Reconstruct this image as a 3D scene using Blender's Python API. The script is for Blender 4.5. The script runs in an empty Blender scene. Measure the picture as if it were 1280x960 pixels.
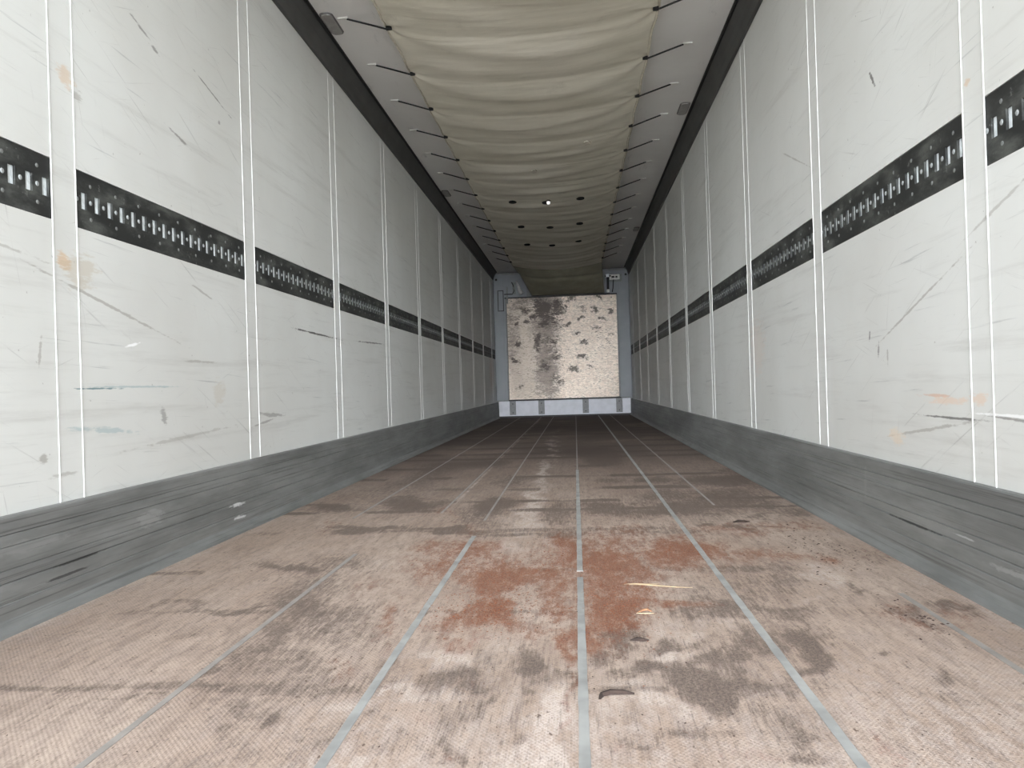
import bpy, bmesh, math, random
import numpy as np
from mathutils import Matrix, Vector

C = bpy.context.scene
COL = C.collection
random.seed(4)

# ------------------------------------------------------------------ camera
W = 2.46; HW = W / 2          # inner width of the trailer body
L = 13.42                     # inner length
FPX = 915.37; YAW = -0.08583; PITCH = 0.00343; ROLL = -0.03073
def basis(yaw, pitch, roll):
    cy, sy, cp, sp = math.cos(yaw), math.sin(yaw), math.cos(pitch), math.sin(pitch)
    f = Vector((sy*cp, cy*cp, sp)); r0 = Vector((cy, -sy, 0)); u0 = r0.cross(f)
    cr, sr = math.cos(roll), math.sin(roll)
    return r0*cr + u0*sr, u0*cr - r0*sr, f
r_, u_, f_ = basis(YAW, PITCH, ROLL)
cam = bpy.data.objects.new('camera', bpy.data.cameras.new('camera'))
COL.objects.link(cam)
cam.matrix_world = Matrix(((r_.x, u_.x, -f_.x, 0.2057), (r_.y, u_.y, -f_.y, 0.0),
                           (r_.z, u_.z, -f_.z, 0.5679), (0, 0, 0, 1)))
cam.data.sensor_width = 36; cam.data.lens = FPX * 36 / 1280
cam.data.clip_start = 0.02; cam.data.clip_end = 300
C.camera = cam

# ------------------------------------------------------------------ light
SKY = 5.7
world = bpy.data.worlds.new('overcast_sky'); C.world = world
world.use_nodes = True
nt = world.node_tree; nt.nodes.clear()
tc = nt.nodes.new('ShaderNodeTexCoord'); sx = nt.nodes.new('ShaderNodeSeparateXYZ')
rp = nt.nodes.new('ShaderNodeValToRGB'); bg = nt.nodes.new('ShaderNodeBackground'); wo = nt.nodes.new('ShaderNodeOutputWorld')
nt.links.new(tc.outputs['Generated'], sx.inputs[0]); nt.links.new(sx.outputs[2], rp.inputs[0])
rp.color_ramp.elements[0].position = 0.0; rp.color_ramp.elements[0].color = (0.955, 1.0, 1.045, 1)
rp.color_ramp.elements[1].position = 0.6; rp.color_ramp.elements[1].color = (0.52, 0.56, 0.62, 1)
# bright patch added to the sky low behind the open doors, for deeper light
mr = nt.nodes.new('ShaderNodeMapRange'); mr.interpolation_type = 'SMOOTHSTEP'
for i_, v_ in enumerate((-.82, -.985, 1.0, 8.0)): mr.inputs[i_+1].default_value = v_
nt.links.new(sx.outputs[1], mr.inputs[0])
ml = nt.nodes.new('ShaderNodeMath'); ml.operation = 'MULTIPLY'; ml.inputs[1].default_value = SKY
nt.links.new(mr.outputs[0], ml.inputs[0]); nt.links.new(ml.outputs[0], bg.inputs[1])
nt.links.new(rp.outputs[0], bg.inputs[0]); nt.links.new(bg.outputs[0], wo.inputs[0])
C.view_settings.view_transform = 'Standard'; C.view_settings.look = 'None'
C.view_settings.exposure = 0.0; C.view_settings.gamma = 1.0
C.view_settings.use_curve_mapping = False
C.cycles.max_bounces = 16; C.cycles.diffuse_bounces = 12; C.cycles.glossy_bounces = 4
C.cycles.use_denoising = True
C.cycles.sample_clamp_indirect = 6

# ------------------------------------------------------------------ material helpers
def srgb(r, g, b):
    f = lambda c: (c/255/12.92) if c/255 <= 0.04045 else ((c/255 + 0.055)/1.055)**2.4
    return (f(r), f(g), f(b), 1)

class Mat:
    def __init__(s, name, rough=0.5, metal=0.0, spec=0.5):
        s.m = bpy.data.materials.new(name); s.m.use_nodes = True
        s.t = s.m.node_tree; s.b = s.t.nodes['Principled BSDF']
        s.b.inputs['Roughness'].default_value = rough; s.b.inputs['Metallic'].default_value = metal
        s.b.inputs['Specular IOR Level'].default_value = spec
        s.geo = None
    def n(s, kind, **kw):
        x = s.t.nodes.new('ShaderNode' + kind)
        for k, v in kw.items(): setattr(x, k, v)
        return x
    def l(s, a, b): s.t.links.new(a, b)
    def coord(s):
        if not s.geo: s.geo = s.n('TexCoord')
        return s.geo.outputs['Object']
    def noise(s, scale, detail=4, rough=0.55, stretch=(1, 1, 1), rot=(0, 0, 0), loc=(0, 0, 0)):
        mp = s.n('Mapping'); mp.inputs['Scale'].default_value = stretch; mp.inputs['Rotation'].default_value = rot
        mp.inputs['Location'].default_value = loc
        s.l(s.coord(), mp.inputs[0])
        x = s.n('TexNoise'); x.inputs['Scale'].default_value = scale; x.inputs['Detail'].default_value = detail
        x.inputs['Roughness'].default_value = rough
        s.l(mp.outputs[0], x.inputs['Vector']); return x.outputs['Fac']
    def ramp(s, fac, a, b, lo=0.0, hi=1.0):
        x = s.n('MapRange'); x.clamp = True; x.interpolation_type = 'SMOOTHSTEP'
        for i, v in enumerate((a, b, lo, hi)): x.inputs[i+1].default_value = v
        s.l(fac, x.inputs[0]); return x.outputs[0]
    def math(s, op, a, b=None):
        x = s.n('Math', operation=op)
        for i, v in enumerate((a, b)):
            if v is None: continue
            if isinstance(v, (int, float)): x.inputs[i].default_value = v
            else: s.l(v, x.inputs[i])
        return x.outputs[0]
    def mix(s, fac, a, b, mode='MIX'):
        x = s.n('Mix', data_type='RGBA', blend_type=mode)
        if isinstance(fac, (int, float)): x.inputs[0].default_value = fac
        else: s.l(fac, x.inputs[0])
        for i, v in ((6, a), (7, b)):
            if isinstance(v, tuple): x.inputs[i].default_value = v
            else: s.l(v, x.inputs[i])
        return x.outputs[2]
    def color(s, c):
        if isinstance(c, tuple): s.b.inputs['Base Color'].default_value = c
        else: s.l(c, s.b.inputs['Base Color'])
        return s
    def bump(s, h, strength=0.3, dist=0.002):
        x = s.n('Bump'); x.inputs['Strength'].default_value = strength; x.inputs['Distance'].default_value = dist
        s.l(h, x.inputs['Height']); s.l(x.outputs[0], s.b.inputs['Normal'])

def plain(name, c, rough=0.5, metal=0.0, var=0.12, scale=30):
    m = Mat(name, rough, metal)
    f = m.ramp(m.noise(scale, 3), 0.3, 0.7)
    d = tuple(x*(1-var) for x in c[:3]) + (1,); e = tuple(min(1, x*(1+var)) for x in c[:3]) + (1,)
    m.color(m.mix(f, d, e)); return m.m

# white wall panels: scuffed plastic-coated sheet
def wall_mat(name, marks, ofs):
    m = Mat(name, 0.38, 0.0, 0.45)
    c = m.mix(m.ramp(m.noise(1.3, 4, loc=ofs), 0.3, 0.7), srgb(204, 204, 199), srgb(214, 215, 211))
    # faint long rubs running with the body, and slanted hair scratches
    a = m.ramp(m.noise(3.0, 6, 0.7, stretch=(1, 0.35, 6), loc=ofs), 0.50, 0.74)
    c = m.mix(m.math('MULTIPLY', a, 0.36), c, srgb(168, 166, 160))
    for k, (rx, sc, th, amt, col) in enumerate(((0.5, 5.0, 0.66, 0.6, (140, 138, 134)), (-0.35, 6.0, 0.67, 0.55, (150, 147, 143)),
                                           (0.04, 5.0, 0.655, 0.6, (128, 130, 130)), (1.35, 6.0, 0.69, 0.5, (138, 132, 128)))):
        mp = m.n('Mapping'); mp.inputs['Rotation'].default_value = (rx, 0, 0); m.l(m.coord(), mp.inputs[0])
        mp2 = m.n('Mapping'); mp2.inputs['Scale'].default_value = (1, 0.45, 16); mp2.inputs['Location'].default_value = (ofs[0]+k*3.1, ofs[1], k)
        m.l(mp.outputs[0], mp2.inputs[0])
        x = m.n('TexNoise'); x.inputs['Scale'].default_value = sc; x.inputs['Detail'].default_value = 5; x.inputs['Roughness'].default_value = .6
        m.l(mp2.outputs[0], x.inputs['Vector'])
        s_ = m.ramp(x.outputs['Fac'], th-.03, th+0.10)
        c = m.mix(m.math('MULTIPLY', s_, amt*.8), c, srgb(*col))
    sp = m.ramp(m.noise(45, 2, loc=ofs), 0.73, 0.78)
    c = m.mix(m.math('MULTIPLY', sp, 0.5), c, srgb(130, 125, 118))
    brk = m.noise(28, 4, 0.7, stretch=(1, .6, 2.5))
    for (y, z, ry, rz, ang, col, amt) in marks:
        mp = m.n('Mapping', vector_type='TEXTURE'); mp.inputs['Location'].default_value = (0, y, z)
        mp.inputs['Rotation'].default_value = (math.radians(ang), 0, 0); mp.inputs['Scale'].default_value = (1e4, ry, rz)
        m.l(m.coord(), mp.inputs[0])
        ln = m.n('VectorMath', operation='LENGTH'); m.l(mp.outputs[0], ln.inputs[0])
        v = m.math('ADD', ln.outputs['Value'], m.math('MULTIPLY', m.math('SUBTRACT', brk, 0.5), 2.6))
        c = m.mix(m.math('MULTIPLY', m.ramp(v, 1.0, 0.45), amt), c, srgb(*col))
    m.color(c)
    m.bump(m.noise(1.6, 3), 0.25, 0.01)
    return m.m
DK = (92, 90, 88); OR = (205, 178, 148); BR = (180, 165, 140); TE = (130, 160, 165); GR = (150, 146, 138)
M_wall_left = wall_mat('white_wall_left', [
    (1.965, 0.965, .035, .03, 0, OR, .8), (2.03, .95, .09, .06, 0, BR, .4), (1.99, 1.50, .04, .035, -20, OR, .55), (2.04, 1.46, .03, .02, 0, GR, .5),
    (4.0, .897, .42, .006, -1, (70, 66, 62), .95), (5.05, .908, .4, .006, 1.5, (80, 76, 72), .85),
    (2.27, .74, .05, .006, 12, (245, 245, 245), .9), (2.09, .60, .12, .004, 0, (60, 105, 112), .8), (2.3, .605, .3, .004, 0, TE, .5),
    (1.86, .70, .007, .05, -8, GR, .6), (2.60, 1.53, .09, .006, -12, (110, 105, 100), .7), (2.86, 1.80, .16, .004, -14, (105, 102, 98), .8),
    (2.37, 1.83, .07, .008, -18, (110, 106, 102), .7), (2.46, 1.79, .03, .008, -14, (110, 106, 102), .7), (2.92, 1.7, .012, .012, 0, (120, 116, 112), .7),
    (2.15, .86, .42, .006, -13, GR, .65), (2.75, .97, .12, .005, -14, GR, .6), (1.6, .98, .3, .006, -6, GR, .5),
    (2.72, .70, .14, .006, 0, GR, .55), (2.45, .50, .02, .04, 20, (120, 116, 112), .6), (2.6, .42, .4, .008, 3, GR, .45), (2.15, .47, .18, .01, -5, TE, .45),
    (3.35, .47, .16, .012, -4, (120, 116, 112), .6), (3.3, .44, .14, .006, 6, (120, 116, 112), .6), (1.93, .36, .06, .01, 0, GR, .5), (1.86, .41, .02, .02, 0, GR, .7),
    (2.85, .58, .06, .06, 0, BR, .25), (12.7, .8, .5, .35, 0, (190, 160, 140), .5)], (0.3, 0.7, 0))  # last mark paints the front panel's pinkish reflection onto the wall
M_wall_right = wall_mat('white_wall_right', [
    (2.18, .505, .11, .006, 0, (205, 160, 130), .6), (2.12, .492, .13, .014, 0, (218, 192, 170), .6), (1.955, .50, .05, .018, 0, (216, 190, 168), .6),
    (2.55, 1.56, .045, .009, 55, (85, 80, 76), .85), (1.97, 1.31, .014, .014, 0, OR, .6),
    (2.1, .445, .2, .004, 0, (95, 92, 90), .8), (1.84, .455, .09, .005, 3, (110, 106, 102), .7), (1.85, .462, .2, .004, 0, (250, 250, 250), .6),
    (2.64, .71, .006, .03, 10, (90, 88, 86), .8), (2.57, .655, .008, .03, 10, (110, 108, 104), .7), (2.5, .63, .006, .03, 0, GR, .6),
    (2.28, .78, .35, .005, -20, GR, .65), (2.2, .41, .3, .006, -8, GR, .6), (2.45, .37, .06, .03, 0, (228, 200, 165), .4),
    (2.2, 1.13, .16, .005, 15, GR, .5), (1.9, .95, .2, .006, -18, GR, .5), (4.2, .75, .18, .18, 0, (215, 195, 180), .3), (3.4, 1.55, .25, .005, 25, GR, .6)], (5.3, 2.7, 0))

def kerb_mat(name, marks, ofs):
    m = Mat(name, 0.5, 0.25, 0.5)
    c = m.mix(m.ramp(m.noise(2.5, 5, 0.65, stretch=(1, .5, 3), loc=ofs), 0.3, 0.72), srgb(108, 109, 107), srgb(140, 141, 139))
    s_ = m.ramp(m.noise(5, 7, 0.75, stretch=(1, .16, 22), loc=ofs), 0.52, 0.66)
    c = m.mix(m.math('MULTIPLY', s_, .6), c, srgb(64, 63, 61))
    s_ = m.ramp(m.noise(5, 6, 0.7, stretch=(1, .25, 12), loc=(4+ofs[0], 9, 2)), 0.62, 0.75)
    c = m.mix(m.math('MULTIPLY', s_, .5), c, srgb(168, 168, 166))
    brk = m.noise(30, 4, 0.7, stretch=(1, .5, 2))
    for (y, z, ry, rz, col, amt) in marks:
        mp = m.n('Mapping', vector_type='TEXTURE'); mp.inputs['Location'].default_value = (0, y, z)
        mp.inputs['Scale'].default_value = (1e4, ry, rz); m.l(m.coord(), mp.inputs[0])
        ln = m.n('VectorMath', operation='LENGTH'); m.l(mp.outputs[0], ln.inputs[0])
        v = m.math('ADD', ln.outputs['Value'], m.math('MULTIPLY', m.math('SUBTRACT', brk, 0.5), 2.6))
        c = m.mix(m.math('MULTIPLY', m.ramp(v, 1.0, 0.5), amt), c, srgb(*col))
    m.color(c); m.bump(s_, 0.2, 0.002)
    return m.m
M_kerb_left = kerb_mat('grey_scuff_board_left', [(2.92, .115, .07, .012, (215, 215, 215), .9), (2.93, .06, .07, .009, (215, 215, 215), .9),
    (2.3, .17, .09, .03, (160, 160, 158), .5), (1.75, .2, .2, .02, (150, 150, 148), .3), (1.95, .12, .12, .004, (50, 50, 50), .8), (1.9, .09, .1, .004, (50, 50, 50), .8)], (0, 0, 0))
M_kerb_right = kerb_mat('grey_scuff_board_right', [(2.0, .14, .06, .003, (190, 190, 190), .6), (2.65, .2, .015, .08, (140, 140, 138), .5),
    (1.7, .1, .2, .01, (165, 165, 162), .5), (2.3, .12, .2, .004, (45, 45, 45), .8)], (3, 1, 0))

# floor: worn phenolic plywood with trodden-in sawdust
mf = Mat('worn_plywood_floor', 0.75, 0.0, 0.25)
at = mf.n('Attribute', attribute_name='dirt_tone'); sp = mf.n('SeparateColor'); mf.l(at.outputs['Color'], sp.inputs[0])
saw, drk, lgt = sp.outputs[0], sp.outputs[1], sp.outputs[2]
n_big = mf.noise(2.2, 5, 0.6, stretch=(1.6, .7, 1)); n_mid = mf.noise(14, 6, 0.75, stretch=(2.2, .8, 1)); n_fine = mf.noise(70, 5, 0.85, stretch=(1.3, .8, 1))
n_grain = mf.noise(230, 3, 0.8); n_str = mf.noise(9, 6, 0.75, stretch=(4, .5, 1), loc=(3, 3, 0))
far_tone = at.outputs['Alpha']
n_spk = mf.noise(150, 4, .85, stretch=(1.2, .8, 1), loc=(1, 2, 0)); n_35 = mf.noise(34, 5, .8, stretch=(1.5, .7, 1), loc=(5, 2, 0))
base = mf.mix(mf.ramp(n_big, .3, .7), srgb(162, 142, 127), srgb(182, 164, 150))
base = mf.mix(mf.math('MULTIPLY', mf.ramp(n_mid, .40, .66), .55), base, srgb(140, 124, 115))
base = mf.mix(mf.math('MULTIPLY', mf.ramp(n_str, .47, .64), .42), base, srgb(112, 98, 90))
base = mf.mix(mf.math('MULTIPLY', far_tone, 1.0), base, srgb(92, 80, 73))
def masked(mask, gain, nz, a, b):
    v = mf.math('ADD', mf.math('MULTIPLY', mask, gain), mf.math('SUBTRACT', nz, 0.5))
    return mf.ramp(v, a, b)
nz1 = mf.math('SUBTRACT', mf.math('ADD', mf.math('MULTIPLY', n_mid, 1.5), mf.math('MULTIPLY', n_35, 1.4)), .95)
n_st2 = mf.noise(26, 6, .8, stretch=(5, .35, 1), loc=(9, 0, 0))
nz2 = mf.math('SUBTRACT', mf.math('ADD', mf.math('MULTIPLY', n_st2, 1.9), mf.math('MULTIPLY', n_35, 2.0)), 1.45)
spk = mf.ramp(n_spk, .40, .60, .62, 1.0); spk2 = mf.ramp(n_fine, .38, .60, .5, 1.0)
base = mf.mix(mf.math('MULTIPLY', masked(lgt, .75, nz1, .05, .80), spk2), base, srgb(210, 196, 186))
base = mf.mix(mf.math('MULTIPLY', mf.math('MULTIPLY', masked(drk, 1.15, nz2, .08, .88), spk), .92), base, srgb(84, 73, 67))
sawc = mf.mix(mf.ramp(n_grain, .35, .65), srgb(98, 53, 31), srgb(142, 84, 52))
base = mf.mix(mf.math('MULTIPLY', mf.math('MULTIPLY', masked(saw, .85, nz1, .12, .85), spk), .95), base, sawc)
base = mf.mix(mf.math('MULTIPLY', mf.ramp(n_fine, .50, .64), .45), base, srgb(108, 93, 85))
base = mf.mix(mf.math('MULTIPLY', mf.ramp(n_35, .56, .70), .5), base, srgb(104, 90, 83))
base = mf.mix(mf.math('MULTIPLY', mf.ramp(n_spk, .52, .68), .35), base, srgb(96, 82, 75))
base = mf.mix(mf.math('MULTIPLY', mf.ramp(n_st2, .54, .68), .45), base, srgb(98, 84, 76))
sp1 = mf.ramp(mf.noise(60, 2, .5, stretch=(1.4, .8, 1), loc=(7, 1, 0)), .69, .74)
base = mf.mix(mf.math('MULTIPLY', sp1, .75), base, srgb(78, 60, 50))
# pressed wire-mesh pattern of the anti-slip face
def wav(rot):
    mp = mf.n('Mapping'); mp.inputs['Rotation'].default_value = (0, 0, rot); mf.l(mf.coord(), mp.inputs[0])
    w = mf.n('TexWave'); w.inputs['Scale'].default_value = 45; mf.l(mp.outputs[0], w.inputs['Vector']); return w.outputs['Fac']
mesh_p = mf.math('MULTIPLY', wav(.75), wav(-.75))
base = mf.mix(mf.math('MULTIPLY', mf.ramp(mesh_p, .15, .6), .16), base, srgb(90, 78, 72))
mf.color(base); mf.bump(mf.math('ADD', n_fine, mf.math('MULTIPLY', mesh_p, .5)), .35, .002)
M_floor = mf.m

M_strip = plain('dull_aluminium', srgb(146, 146, 143), .55, .0, .2, 12)
M_strip_dull = plain('worn_joint_strip', srgb(138, 132, 126), .6, 0, .15, 14)
M_bead = plain('white_bead', srgb(222, 222, 219), .35)
M_joint = plain('white_joint', srgb(229, 229, 226), .38, 0, .03, 6)
mc = Mat('light_grey_ceiling', .5, 0, .4)
cc = mc.mix(mc.ramp(mc.noise(1.2, 4), .3, .7), srgb(226, 224, 220), srgb(238, 236, 232))
cc = mc.mix(mc.math('MULTIPLY', mc.ramp(mc.noise(4, 6, .7, stretch=(3, .6, 1)), .6, .75), .4), cc, srgb(150, 149, 146))
mc.color(cc); M_ceil = mc.m
M_cove = plain('dark_grey_profile', srgb(70, 70, 68), .5, .0, .15, 5)
M_seal = plain('black_rubber', srgb(18, 18, 18), .6)
mt = Mat('beige_tarpaulin', .62, 0, .35)
ct = mt.mix(mt.ramp(mt.noise(1.5, 5, .6, stretch=(1, 1, .2)), .3, .7), srgb(212, 206, 188), srgb(224, 218, 202))
ct = mt.mix(mt.math('MULTIPLY', mt.ramp(mt.noise(5, 5, .7), .6, .8), .35), ct, srgb(150, 142, 124))
mt.color(ct); mt.bump(mt.noise(3, 5, .6, stretch=(.5, 3, 1)), .35, .02); M_tarp = mt.m
M_flap = plain('shade_toned_tarpaulin', srgb(138, 134, 116), .65, 0, .12, 6)  # shade on the downward-facing flap is put into a darker colour
M_hem = plain('beige_hem', srgb(206, 199, 182), .6)
M_cord = plain('black_cord', srgb(14, 14, 14), .7)
M_hook = plain('pale_plastic', srgb(214, 212, 206), .4)
M_slit = plain('black_vent_opening', srgb(12, 12, 12), .9)
mk = Mat('dusty_black_plate', .55, 0, .4)
ck = mk.mix(mk.ramp(mk.noise(12, 5, .7, stretch=(1, .6, 1.5)), .42, .75), srgb(38, 39, 38), srgb(86, 88, 84))
ck = mk.mix(mk.math('MULTIPLY', mk.ramp(mk.noise(40, 3, .6), .64, .74), .6), ck, srgb(120, 122, 118))
mk.color(ck); M_black = mk.m
M_zinc = plain('zinc_plated_steel', srgb(226, 232, 234), .4, .1, .12, 60)
M_stud = plain('worn_stud', srgb(160, 164, 164), .45, .2, .2, 60)
M_zincdull = plain('dull_zinc', srgb(120, 122, 120), .5, .3, .2, 60)
M_lamp = plain('grey_lamp_cover', srgb(150, 147, 142), .35)
M_lampf = plain('lamp_bezel', srgb(96, 94, 92), .5)
M_fwall = plain('front_grey', srgb(120, 120, 120), .5)
M_col = plain('blue_grey_painted_steel', srgb(128, 131, 135), .5, 0, .05, 4)
M_kick = plain('pale_kick_board', srgb(190, 190, 197), .4, .0, .06, 8)
M_dark = plain('dark_edge', srgb(40, 36, 36), .6)
mb = Mat('stained_metal_bulkhead', .42, .56, .5)
gn = mb.noise(9, 8, .8, stretch=(1, 1, 2.3)); fn = mb.noise(26, 5, .8, stretch=(1, 1, 3.2), loc=(3, 0, 1))
bb = mb.mix(mb.ramp(gn, .36, .62), srgb(214, 194, 178), srgb(255, 240, 224))
bb = mb.mix(mb.math('MULTIPLY', mb.ramp(fn, .48, .62), .6), bb, srgb(160, 148, 138))
wn = mb.n('TexNoise'); wn.inputs['Scale'].default_value = 5; wn.inputs['Detail'].default_value = 5; wn.inputs['Roughness'].default_value = .7
mb.l(mb.coord(), wn.inputs['Vector'])
ws = mb.n('VectorMath', operation='MULTIPLY_ADD'); mb.l(wn.outputs['Color'], ws.inputs[0]); ws.inputs[1].default_value = (.42, 0, .34); mb.l(mb.coord(), ws.inputs[2])
wc = mb.n('VectorMath', operation='SUBTRACT'); mb.l(ws.outputs[0], wc.inputs[0]); wc.inputs[1].default_value = (.21, 0, .17)
def bell(x, z, rx, rz):
    mp = mb.n('Mapping', vector_type='TEXTURE'); mp.inputs['Location'].default_value = (x, 0, z); mp.inputs['Scale'].default_value = (rx, 1e4, rz)
    mb.l(wc.outputs[0], mp.inputs[0]); ln = mb.n('VectorMath', operation='LENGTH'); mb.l(mp.outputs[0], ln.inputs[0])
    return mb.ramp(ln.outputs['Value'], 1.0, 0.0)
def stain_tone(spots, lo, hi, col, amt):
    global bb
    g = None
    for q in spots:
        b_ = mb.math('MULTIPLY', bell(*q[:4]), q[4]); g = b_ if g is None else mb.math('MAXIMUM', g, b_)
    v = mb.math('ADD', g, mb.math('MULTIPLY', mb.math('SUBTRACT', mb.math('ADD', gn, fn), 1.0), 2.2))
    bb = mb.mix(mb.math('MULTIPLY', mb.ramp(v, lo, hi), amt), bb, srgb(*col))
# greyer left half, grey rubs left of the middle, then dark grime and dabs
stain_tone([(-.75, .9, 1.0, 1.7, 1)], -.3, .7, (178, 165, 152), .75)
stain_tone([(-.27, .55, .42, 1.1, 1), (-.3, 1.3, .5, .9, 1), (-.25, 1.75, .5, .5, 1), (-.9, 1.1, .35, 1.1, .6), (-.7, 1.7, .4, .4, .6)], .15, .75, (132, 121, 113), .9)
stain_tone([(-.33, 1.62, .28, .28, 1.2), (-.05, 1.64, .20, .26, 1.2), (-.3, 1.36, .18, .2, .8), (-.45, 1.02, .16, .3, .9), (-.2, 1.05, .22, .2, .6), (-.15, .8, .2, .2, .5), (-.5, 1.5, .2, .08, .9),
       (-.84, 1.38, .10, .09, 1), (-.62, 1.40, .10, .08, .8), (-.8, 1.03, .08, .12, 1), (-.76, 1.13, .06, .06, .9), (-.85, .7, .11, .12, .9), (-.82, .22, .12, .06, .5),
       (.33, 1.44, .13, .06, 1.1), (.07, 1.31, .16, .08, 1), (.10, 1.68, .06, .08, 1), (.60, 1.55, .08, .09, 1), (.87, 1.54, .08, .10, 1.1), (.62, 1.22, .16, .10, .6), (.3, 1.17, .06, .06, .9),
       (.38, 1.0, .12, .08, .8), (.33, .73, .15, .09, 1.1), (.20, .52, .18, .08, .9), (.78, 1.0, .08, .1, .5), (.68, 1.78, .07, .06, 1), (.4, 1.6, .12, .08, .5), (-.1, .35, .3, .08, .5), (.9, 1.1, .1, .05, .6), (-.62, 1.62, .2, .12, .8), (-.22, 1.45, .35, .3, .75), (-.3, .6, .2, .25, .55), (.75, 1.4, .12, .06, .7), (.2, 1.8, .1, .08, .9), (.52, .55, .1, .06, .6)], .16, .72, (66, 58, 54), .85)
mb.color(bb); mb.bump(gn, .3, .01); M_bulk = mb.m
M_wood = plain('fresh_wood', srgb(170, 148, 118), .7, 0, .2, 40)
M_bark = plain('dark_bark', srgb(48, 36, 30), .9, 0, .3, 60)
M_chip = plain('orange_wood', srgb(150, 108, 78), .8, 0, .25, 60)
M_saw = plain('sawdust', srgb(126, 76, 50), .95, 0, .3, 120)
M_crumb = plain('dark_crumb', srgb(66, 50, 44), .95, 0, .3, 60)
M_yard = plain('concrete_yard', srgb(205, 202, 198), .9, 0, .1, 1)
M_frame = plain('rear_frame_steel', srgb(150, 152, 154), .45, .2)
M_tape = plain('white_rag', srgb(186, 184, 182), .7)

# ------------------------------------------------------------------ mesh helpers
def obj(name, bm_or_me, mat, parent=None, loc=None, smooth=False):
    if isinstance(bm_or_me, bmesh.types.BMesh):
        me = bpy.data.meshes.new(name)
        bmesh.ops.recalc_face_normals(bm_or_me, faces=bm_or_me.faces)
        bm_or_me.to_mesh(me); bm_or_me.free()
    else: me = bm_or_me
    if smooth:
        for p in me.polygons: p.use_smooth = True
    me.materials.append(mat)
    o = bpy.data.objects.new(name, me); COL.objects.link(o)
    if parent: o.parent = parent
    if loc: o.location = loc
    return o
def tag(o, label, cat, group=None, kind=None):
    o['label'] = label; o['category'] = cat
    if group: o['group'] = group
    if kind: o['kind'] = kind
    return o
def struct(o): o['kind'] = 'structure'; return o
def empty(name, loc, label, cat, group=None):
    o = bpy.data.objects.new(name, None); o.empty_display_size = .1; COL.objects.link(o); o.location = loc
    return tag(o, label, cat, group)
def box(bm, x0, x1, y0, y1, z0, z1, bev=0):
    vs = [bm.verts.new((x, y, z)) for x in (x0, x1) for y in (y0, y1) for z in (z0, z1)]
    fs = [bm.faces.new([vs[i] for i in q]) for q in ((0, 1, 3, 2), (4, 6, 7, 5), (0, 4, 5, 1), (2, 3, 7, 6), (0, 2, 6, 4), (1, 5, 7, 3))]
    if bev:
        es = {e for f in fs for e in f.edges}
        bmesh.ops.bevel(bm, geom=list(es), offset=bev, segments=2, affect='EDGES', profile=.6)
    return bm
def boxes(*a, bev=0):
    bm = bmesh.new()
    for b in a: box(bm, *b, bev=bev)
    return bm
def prism(pts, y0, y1, n=1):
    """closed XZ outline swept along Y in n lengths"""
    bm = bmesh.new(); rings = []
    for i in range(n+1):
        y = y0 + (y1-y0)*i/n
        rings.append([bm.verts.new((x, y, z)) for x, z in pts])
    for i in range(n):
        a, b = rings[i], rings[i+1]
        for j in range(len(pts)):
            k = (j+1) % len(pts); bm.faces.new((a[j], a[k], b[k], b[j]))
    bm.faces.new(rings[0]); bm.faces.new(list(reversed(rings[-1])))
    return bm
def tube(pts, r, seg=8, r_end=None):
    bm = bmesh.new(); rings = []; pts = [Vector(p) for p in pts]
    for i, p in enumerate(pts):
        d = (pts[min(i+1, len(pts)-1)] - pts[max(i-1, 0)]).normalized()
        a = d.cross(Vector((0, 0, 1)));  a = a if a.length > .1 else d.cross(Vector((1, 0, 0)))
        a.normalize(); b = d.cross(a).normalized()
        rr = r if r_end is None else r + (r_end-r)*i/(len(pts)-1)
        rings.append([bm.verts.new(p + (a*math.cos(t) + b*math.sin(t))*rr) for t in [2*math.pi*k/seg for k in range(seg)]])
    for i in range(len(rings)-1):
        for k in range(seg):
            bm.faces.new((rings[i][k], rings[i][(k+1) % seg], rings[i+1][(k+1) % seg], rings[i+1][k]))
    bm.faces.new(rings[0]); bm.faces.new(list(reversed(rings[-1])))
    return bm
def copy_tree(o, parent=None):
    c = o.copy(); COL.objects.link(c)
    if parent: c.parent = parent
    for ch in o.children: copy_tree(ch, c)
    return c
def grid_mesh(name, X, Y, Z):
    ny, nx = X.shape
    co = np.stack([X, Y, Z], -1).reshape(-1, 3)
    i = np.arange(ny*nx).reshape(ny, nx)
    q = np.stack([i[:-1, :-1], i[:-1, 1:], i[1:, 1:], i[1:, :-1]], -1).reshape(-1, 4)
    me = bpy.data.meshes.new(name); me.from_pydata(co.tolist(), [], q.tolist()); return me
def vnoise(x, y, seed=0):
    xi, yi = np.floor(x).astype(int), np.floor(y).astype(int); fx, fy = x-xi, y-yi
    fx = fx*fx*(3-2*fx); fy = fy*fy*(3-2*fy)
    def h(a, b):
        v = np.sin(a*127.1 + b*311.7 + seed*74.7)*43758.5453; return v - np.floor(v)
    return (h(xi, yi)*(1-fx)+h(xi+1, yi)*fx)*(1-fy) + (h(xi, yi+1)*(1-fx)+h(xi+1, yi+1)*fx)*fy
def fbm(x, y, seed=0, o=4):
    s = 0; a = .5
    for k in range(o): s = s + a*vnoise(x*2**k, y*2**k, seed+k); a *= .5
    return s

# ------------------------------------------------------------------ the shell
Y0 = 0.02                       # rear door opening
ZB1, ZB2 = 1.0724, 1.2443       # lower and upper edge of the lashing rails
HC = 2.658                      # ceiling
ZK = 0.2834                     # top of the scuff boards
PER, SW = 1.1992, 0.0981        # bay length and width of each joint
Y0L, Y0R = 1.9236, 1.8968       # first joints that show

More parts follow.
